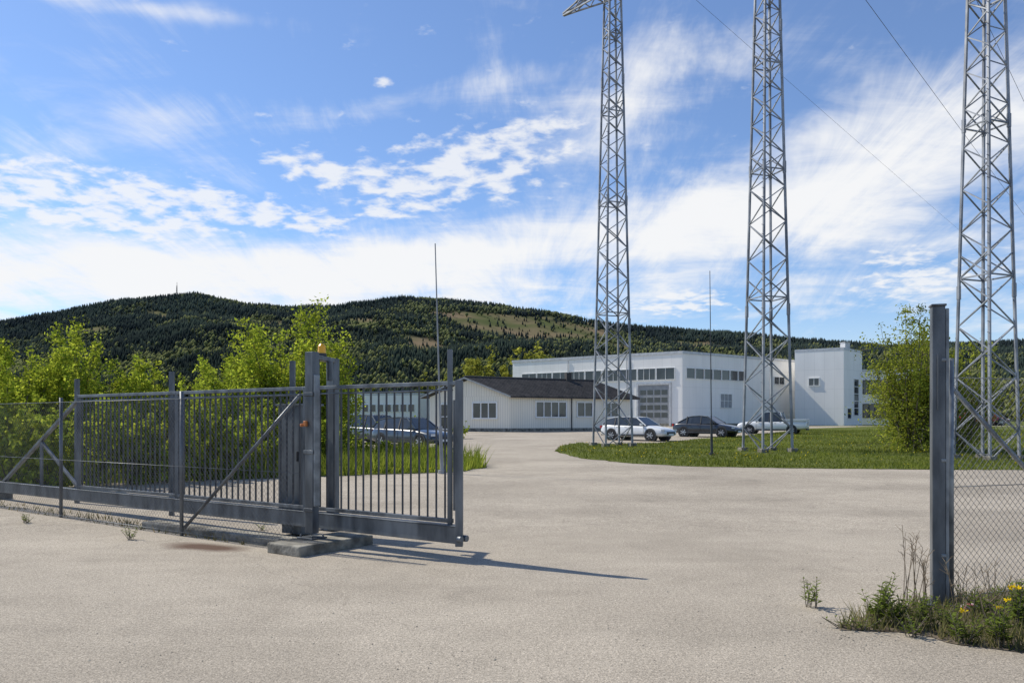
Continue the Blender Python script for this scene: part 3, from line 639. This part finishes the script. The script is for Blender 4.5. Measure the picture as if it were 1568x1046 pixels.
# ---------------------------------------------------------------- trees and shrubs
def crown_pts(h,r,stems,n,low=.15,feather=.12):
    P=[];S=[];br=[]
    per=n//stems
    for i in range(stems):
        a=random.uniform(0,2*math.pi); rr=r*math.sqrt(random.random())*.95; hh=h*random.uniform(.5,1)*(1-.28*(rr/r)**2)
        tipx,tipy=math.cos(a)*rr,math.sin(a)*rr; bend=random.uniform(.5,.9)
        nt_=max(6,per//18); tw=rng.integers(0,nt_,per); off=rng.normal(size=(nt_,3)); lev=np.sort(rng.beta(1.5,1.25,nt_)*(1-low)+low)
        tp=np.stack([tipx*lev**bend,tipy*lev**bend,hh*lev],1); sz=feather*h*(1.12-lev)[:,None]
        c=tp[tw]+off[tw]*sz[tw]*rng.uniform(.2,1,(per,1))+rng.normal(size=(per,3))*.019*h
        c[:,2]=np.abs(c[:,2]); P.append(c)
        shade=rng.uniform(.6,1.25,nt_)[tw]; S.append(shade)
        br.append((tipx,tipy,hh,bend,[(tp[k],tp[k]+off[k]*sz[k]) for k in range(nt_)]))
    return np.concatenate(P),np.concatenate(S),br
C1_=(.21,.29,.03); C2_=(.50,.54,.06)
def shrub(name,x,y,h,r,stems=14,n=9000,leaf=.05,c1=C1_,c2=C2_,low=.06,feather=.13):
    z=gz(y); par=empty(name,(x,y,z)); P,S,br=crown_pts(h,r,stems,n,low,feather)
    u_=rng.uniform(0,1,(len(P),1)); col=(np.array(c1)*(1-u_)+np.array(c2)*u_)*S[:,None]
    V,F,C_=leafquads(P,leaf,col,.2); np_mesh('crown',V,F,'leaf',C_,par)
    mb=MB()
    for tx_,ty_,hh,bend,tw in br:
        prev=(0+random.uniform(-.1,.1),random.uniform(-.1,.1),-.05)
        for k_ in range(1,7):
            t_=k_/6*.97; p=(tx_*t_**bend,ty_*t_**bend,hh*t_); r_=h*.0085*(1.08-t_); mb.cyl(prev,p,r_*1.15,r_,5,caps=False); prev=p
        for a,b in tw[::2]: mb.cyl(a,b,h*.0016,h*.0008,3,caps=False)
    mb.obj('trunk',['bark'],par)
for px,d,top_,rpx,n_ in((-60,17,462,88,12000),(20,18.5,475,84,13000),(88,19.5,465,70,13000),(155,19,510,62,9000),(210,20,518,58,9000),(262,21,545,52,8000),(325,22,530,52,8500),(20,15.8,590,65,6000),(80,15.9,600,60,6000),(140,16.3,590,58,6000),(200,16.8,600,52,6000),(255,17.3,598,50,6000),(305,18,602,45,5500),(350,18.5,600,45,5500),(400,19.5,596,45,6000),(450,20.5,610,45,5500),(500,23,618,40,4000)):
    x,y=Q(px,d); h=ZH(top_,d)-gz(y); shrub('shrub',x,y,h,rpx/1045*d,14,n_,.040+.0007*d)
x,y=Q(450,26); shrub('birch_tree',x,y,ZH(432,26)-gz(y),2.6,32,30000,.066,C1_,(.52,.56,.06),.08,.13)
x,y=Q(380,25); shrub('birch_tree',x,y,ZH(500,25)-gz(y),1.7,16,12000,.063)
x,y=Q(508,27); shrub('birch_tree',x,y,ZH(488,27)-gz(y),1.4,14,9500,.063)
WC1,WC2=(.19,.24,.03),(.46,.48,.07)
x,y=Q(1395,30.5); shrub('willow_tree',x,y,ZH(450,30.5)-gz(y),2.3,30,23000,.065,WC1,WC2,.05,.13)
x,y=Q(1470,31.5); shrub('willow_tree',x,y,ZH(480,31.5)-gz(y),1.6,16,12000,.063,WC1,WC2,.05,.13)
for px,d,top_,r_ in((560,28,672,.8),(610,27.5,668,.8),(660,27,676,.7),(535,30,655,.8),(640,45,630,1.2),(590,29,682,.8),(700,44,640,1.0)):
    x,y=Q(px,d); shrub('shrub',x,y,ZH(top_,d)-gz(y),r_,8,1800,.05)
def mass(lst,name,leafs=.28):
    Vs=[];Fs=[];Cs=[];o=0
    for x,y,h,r,nl,c1,c2 in lst:
        P,S,_=crown_pts(h,r,9,nl,.12,.13); P=P+np.array([x,y,gz(y)]); u_=rng.uniform(0,1,(len(P),1)); col=(np.array(c1)*(1-u_)+np.array(c2)*u_)*S[:,None]
        V,F,C_=leafquads(P,leafs*h/11,col,.2); Vs.append(V);Fs.append(F+o);Cs.append(C_);o+=len(V)
    np_mesh(name,np.concatenate(Vs),np.concatenate(Fs),'leaf',np.concatenate(Cs))
lst=[]
DEC=((.15,.175,.035),(.32,.32,.06)); DRK=((.018,.028,.018),(.045,.058,.03))
for i in range(150):
    px=random.uniform(-250,1900); d=random.uniform(125,210); topy=random.gauss(578,14)
    if 690<px<840: topy=random.gauss(550,14)
    if px>840 and px<1340: topy=600
    if px>1340: topy=random.gauss(582,14)
    x,y=Q(px,d); h=max(4,ZH(topy,d)-1.1); dk=random.random()<.45
    lst.append((x,y,h,h*(.2 if dk else .34),850,*(DRK if dk else DEC)))
for px,d,t_ in((712,100,532),(735,98,518),(758,102,526),(780,100,516),(806,104,510),(830,110,528),(700,96,545),(20,90,550),(-20,85,540),(60,95,565),(230,100,570),(180,95,575),(500,90,585)):
    x,y=Q(px,d); lst.append((x,y,ZH(t_,d)-1.1,3.0,2000,(.18,.20,.04),(.38,.37,.06)))
mass(lst,'treeline')
# ---------------------------------------------------------------- hills
RX=[-700,-300,0,60,120,180,250,300,330,380,440,500,560,620,680,740,800,850,900,960,1020,1100,1180,1250,1320,1400,1568,1900,2300]
RY=[520,500,490,480,468,457,450,447,455,463,468,466,460,453,456,463,470,477,487,494,500,505,512,518,525,527,520,512,515]
def fbm(x,y,s=1):
    v=0;a=1
    for o_ in range(5):
        f=2**o_*s; v=v+a*(np.sin(x*f+1.7*o_+2.1*np.sin(y*f*.8+o_))*np.cos(y*f*1.1-.6*o_+1.3*np.sin(x*f*.7+2*o_))); a*=.5
    return v
def hill(px,s):
    ry=np.interp(px,RX,RY)+6+fbm(px/38.,px*0+1.)*1.5; e_r=(645-ry)/1045
    d=900+2100*s; e=e_r*(np.clip(s,0,1)**.62)*(1-.0*s)
    bump=fbm(px/150.,s*4.)*.013*np.sin(np.clip(s,0,1)*np.pi)
    e=np.where(s>1,e_r*(1-(s-1)*1.2),e+bump-.012*(1-np.clip(s*3,0,1))) 
    z=CAMH+e*d; z=np.where(s<=0.001,-5,z)
    return (px-784)/1045*d, K*d, z
nx,ns=260,70
PX,SS=np.meshgrid(np.linspace(-700,2300,nx),np.concatenate([np.linspace(0,1,ns-4),[1.05,1.15,1.3,1.5]]))
hx,hy,hz_=hill(PX,SS); V=np.stack([hx,hy,hz_],-1).reshape(-1,3)
idx=np.arange(nx*ns).reshape(ns,nx); F=np.stack([idx[:-1,:-1],idx[:-1,1:],idx[1:,1:],idx[1:,:-1]],-1).reshape(-1,4)
def clearing(px,s):
    py=645-(645-np.interp(px,RX,RY))*np.clip(s,0,1)**.62
    def el(cx,cy,rx,ry,tl=0): return np.exp(-(((px-cx)/rx)**2+((py-cy-(px-cx)*tl)/ry)**2)**1.5)
    c_=el(845,503,100,22,.14)+.95*el(735,487,60,9,.1)+.95*el(930,528,70,9,.1)+.85*el(560,500,45,8)+.8*el(140,497,26,7)+.75*el(330,500,30,6)+.7*el(250,478,28,5,.2)+.8*el(650,522,34,8)+.75*el(420,492,26,5)+.85*el(1080,520,60,6,.08)
    return c_+fbm(px/26.,s*30)*.30
cl=clearing(PX.ravel(),SS.ravel())[:,None]; cl=np.clip((cl-.35)*4,0,1)
nz=(fbm(PX.ravel()/30.,SS.ravel()*26)*.6+.5)[:,None].clip(0,1)
cgnd=np.array([.024,.032,.025])*(1-nz)+np.array([.042,.052,.030])*nz; ctan=np.array([.22,.165,.105])*(1-nz)+np.array([.095,.11,.046])*nz
np_mesh('forested_hill',V,F,'forest',cgnd*(1-cl)+ctan*cl)
N=80000
px=rng.uniform(-250,1850,N); s=rng.uniform(.02,1.0,N)**.9; s[:7000]=rng.uniform(.985,1.01,7000)
clv=clearing(px,s); patchv=fbm(px/75.+3,s*11.+1)+ .7*fbm(px/17.,s*40.)
keep=(clv<.42)|(rng.uniform(0,1,N)<.10); px=px[keep];s=s[keep];patchv=patchv[keep]; n_=len(px)
x,y,z=hill(px,s)
x=x+rng.normal(size=n_)*4
dec=(patchv+rng.normal(size=n_)*.45+(1-s)*.9)>.92
H_=rng.uniform(9,25,n_)*np.where(dec,.8,1)*(.75+.25*s); Rr=H_*np.where(dec,.40,.22)
ang=np.arange(5)*2*np.pi/5
mid_=np.where(dec,.55,.12)
ring=np.stack([x[:,None]+np.cos(ang)*Rr[:,None],y[:,None]+np.sin(ang)*Rr[:,None],np.repeat((z+H_*mid_)[:,None],5,1)],-1)
tipv=np.stack([x,y,z+H_],-1)[:,None]; bot=np.stack([x,y,z-1],-1)[:,None]
V=np.concatenate([ring,tipv,bot],1).reshape(-1,3)
b0=(np.arange(n_)*7)[:,None,None]; tri=np.array([[i,(i+1)%5,5] for i in range(5)]+[[(i+1)%5,i,6] for i in range(5)])[None]
F=(b0+tri).reshape(-1,3)
v_=rng.uniform(.55,1.45,(n_,1)); haze_s=np.clip(s,0,1)[:,None]; band=(1+.45*fbm(px/50.,s*18.+5))[:,None].clip(.4,1.9)
cc=np.where(dec[:,None],np.array([.112,.120,.038]),np.array([.019,.027,.017])*band)*v_+np.array([.011,.015,.023])*(.35+.65*haze_s)  # bluish distance haze mixed into the tree colour, stronger towards the ridge
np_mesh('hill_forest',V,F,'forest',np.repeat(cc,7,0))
x,y,z=hill(np.array([271.]),np.array([1.0])); mb=MB(); zb=float(z[0]); xx=float(x[0]); yy=float(y[0])
for a,b in((-3,-3),(3,-3),(0,3)): mb.beam((xx+a,yy+b,zb),(xx+a*.2,yy+b*.2,zb+52),1.6)
for k_ in range(6): q=1-k_*.13; mb.beam((xx-3*q,yy-3*q,zb+k_*8),(xx+3*(q-.13),yy-3*(q-.13),zb+(k_+1)*8),1)
mb.cyl((xx,yy,zb+50),(xx,yy,zb+66),.8,n=5); mb.obj('radio_mast',['dark'])
# ---------------------------------------------------------------- foreground weeds
def weed(name,px,py,h,n_st,lf,spread=.18,dry=False):
    x,y=G(px,py); par=empty(name,(x,y,0)); mb=MB(); Vs=[];o=0;Fs=[];Cs=[]
    for i in range(n_st):
        a=random.uniform(0,6.28); lean=random.uniform(.1,1)*spread; hh=h*random.uniform(.55,1); tip=Vector((math.cos(a)*lean,math.sin(a)*lean,hh))
        b0=Vector((random.uniform(-.04,.04),random.uniform(-.04,.04),0)); mb.cyl(b0,tip,.004,.002,4,caps=False)
        if dry:
            for k_ in range(5):
                q=b0.lerp(tip,random.uniform(.6,1)); mb.cyl(q,q+Vector((random.uniform(-.06,.06),random.uniform(-.06,.06),random.uniform(.02,.1))),.0025,.0015,3,caps=False)
            continue
        m_=int(hh/.020)
        for k_ in range(m_):
            t_=.2+.8*k_/m_; c_=b0.lerp(tip,t_); aa=k_*2.4; L_=lf*random.uniform(.6,1.1)*(1.15-.5*t_); d_=Vector((math.cos(aa),math.sin(aa),.55)).normalized(); sd_=d_.cross(Vector((0,0,1))).normalized()*L_*.16
            Vs+= [c_,c_+d_*L_*.5+sd_,c_+d_*L_-Vector((0,0,L_*.15)),c_+d_*L_*.5-sd_]; Fs.append((o,o+1,o+2,o+3)); o+=4
            g_=random.uniform(.7,1.3); Cs+=[(.16*g_,.21*g_,.04*g_)]*4
    mb.obj('stems',['drystalk' if dry else 'bark'],par)
    if Vs: np_mesh('leaves',np.array([tuple(v) for v in Vs]),np.array(Fs),'leaf',np.array(Cs),par)
weed('weed_plant',1243,930,.27,8,.08); weed('weed_plant',1345,955,.42,14,.10,.2); weed('weed_plant',1375,962,.38,12,.10,.2); weed('weed_plant',1415,960,.3,10,.09)
weed('weed_plant',1475,985,.26,10,.09); weed('weed_plant',1530,990,.34,12,.10); weed('weed_plant',1320,965,.15,7,.07); weed('weed_plant',1500,945,.32,10,.09); weed('weed_plant',1290,962,.10,7,.06); weed('weed_plant',1560,965,.4,12,.10); weed('weed_plant',1450,965,.25,9,.08); weed('weed_plant',1395,975,.18,8,.07)
weed('dry_weed',1388,935,.9,4,.1,.12,True); weed('dry_weed',1400,930,.7,5,.1,.15,True); weed('dry_weed',1520,965,.55,7,.1,.2,True); weed('dry_weed',1470,940,.45,7,.1,.2,True); weed('dry_weed',1415,925,.4,6,.1,.1,True)
weed('weed_plant',200,826,.22,9,.07); weed('weed_plant',40,800,.2,10,.07); weed('weed_plant',400,812,.14,6,.06)
Vs=[]
for px,py,z in((1548,985,.42),(1556,980,.40),(1540,995,.36),(1562,990,.43),(1530,992,.3),(1478,975,.2)):
    x,y=G(px,py)
    for k_ in range(16): Vs.append((x+random.gauss(0,.014),y+random.gauss(0,.014),z+random.gauss(0,.008)))
V,F,C_=leafquads(np.array(Vs),.012,np.array([.85,.62,.02])); np_mesh('dandelions',V,F,'leaf',C_)
mb=MB(); x,y=G(1485,935); mb.cyl((x-.06,y,.03),(x+.05,y+.02,.035),.030,n=12,mi=0); mb.cyl((x+.051,y+.02,.035),(x+.065,y+.025,.036),.028,.018,12,1); mb.obj('crushed_can',['can','white'])
# loose pebbles
Vs=[];Fs=[];o=0
for i in range(420):
    px_=random.uniform(100,1500); py_=random.uniform(800,1040)
    if i>260: px_=random.gauss(1350,70); py_=random.gauss(965,14)
    x,y=G(px_,py_); r_=random.uniform(.004,.011)
    for k_ in((1,0,0),(0,1,0),(-1,0,0),(0,-1,0),(0,0,1)): Vs.append((x+k_[0]*r_*random.uniform(.7,1.3),y+k_[1]*r_,.001+k_[2]*r_*.8))
    Fs+=[(o,o+1,o+4),(o+1,o+2,o+4),(o+2,o+3,o+4),(o+3,o,o+4)]; o+=5
np_mesh('pebbles',np.array(Vs),np.array(Fs),'conc')
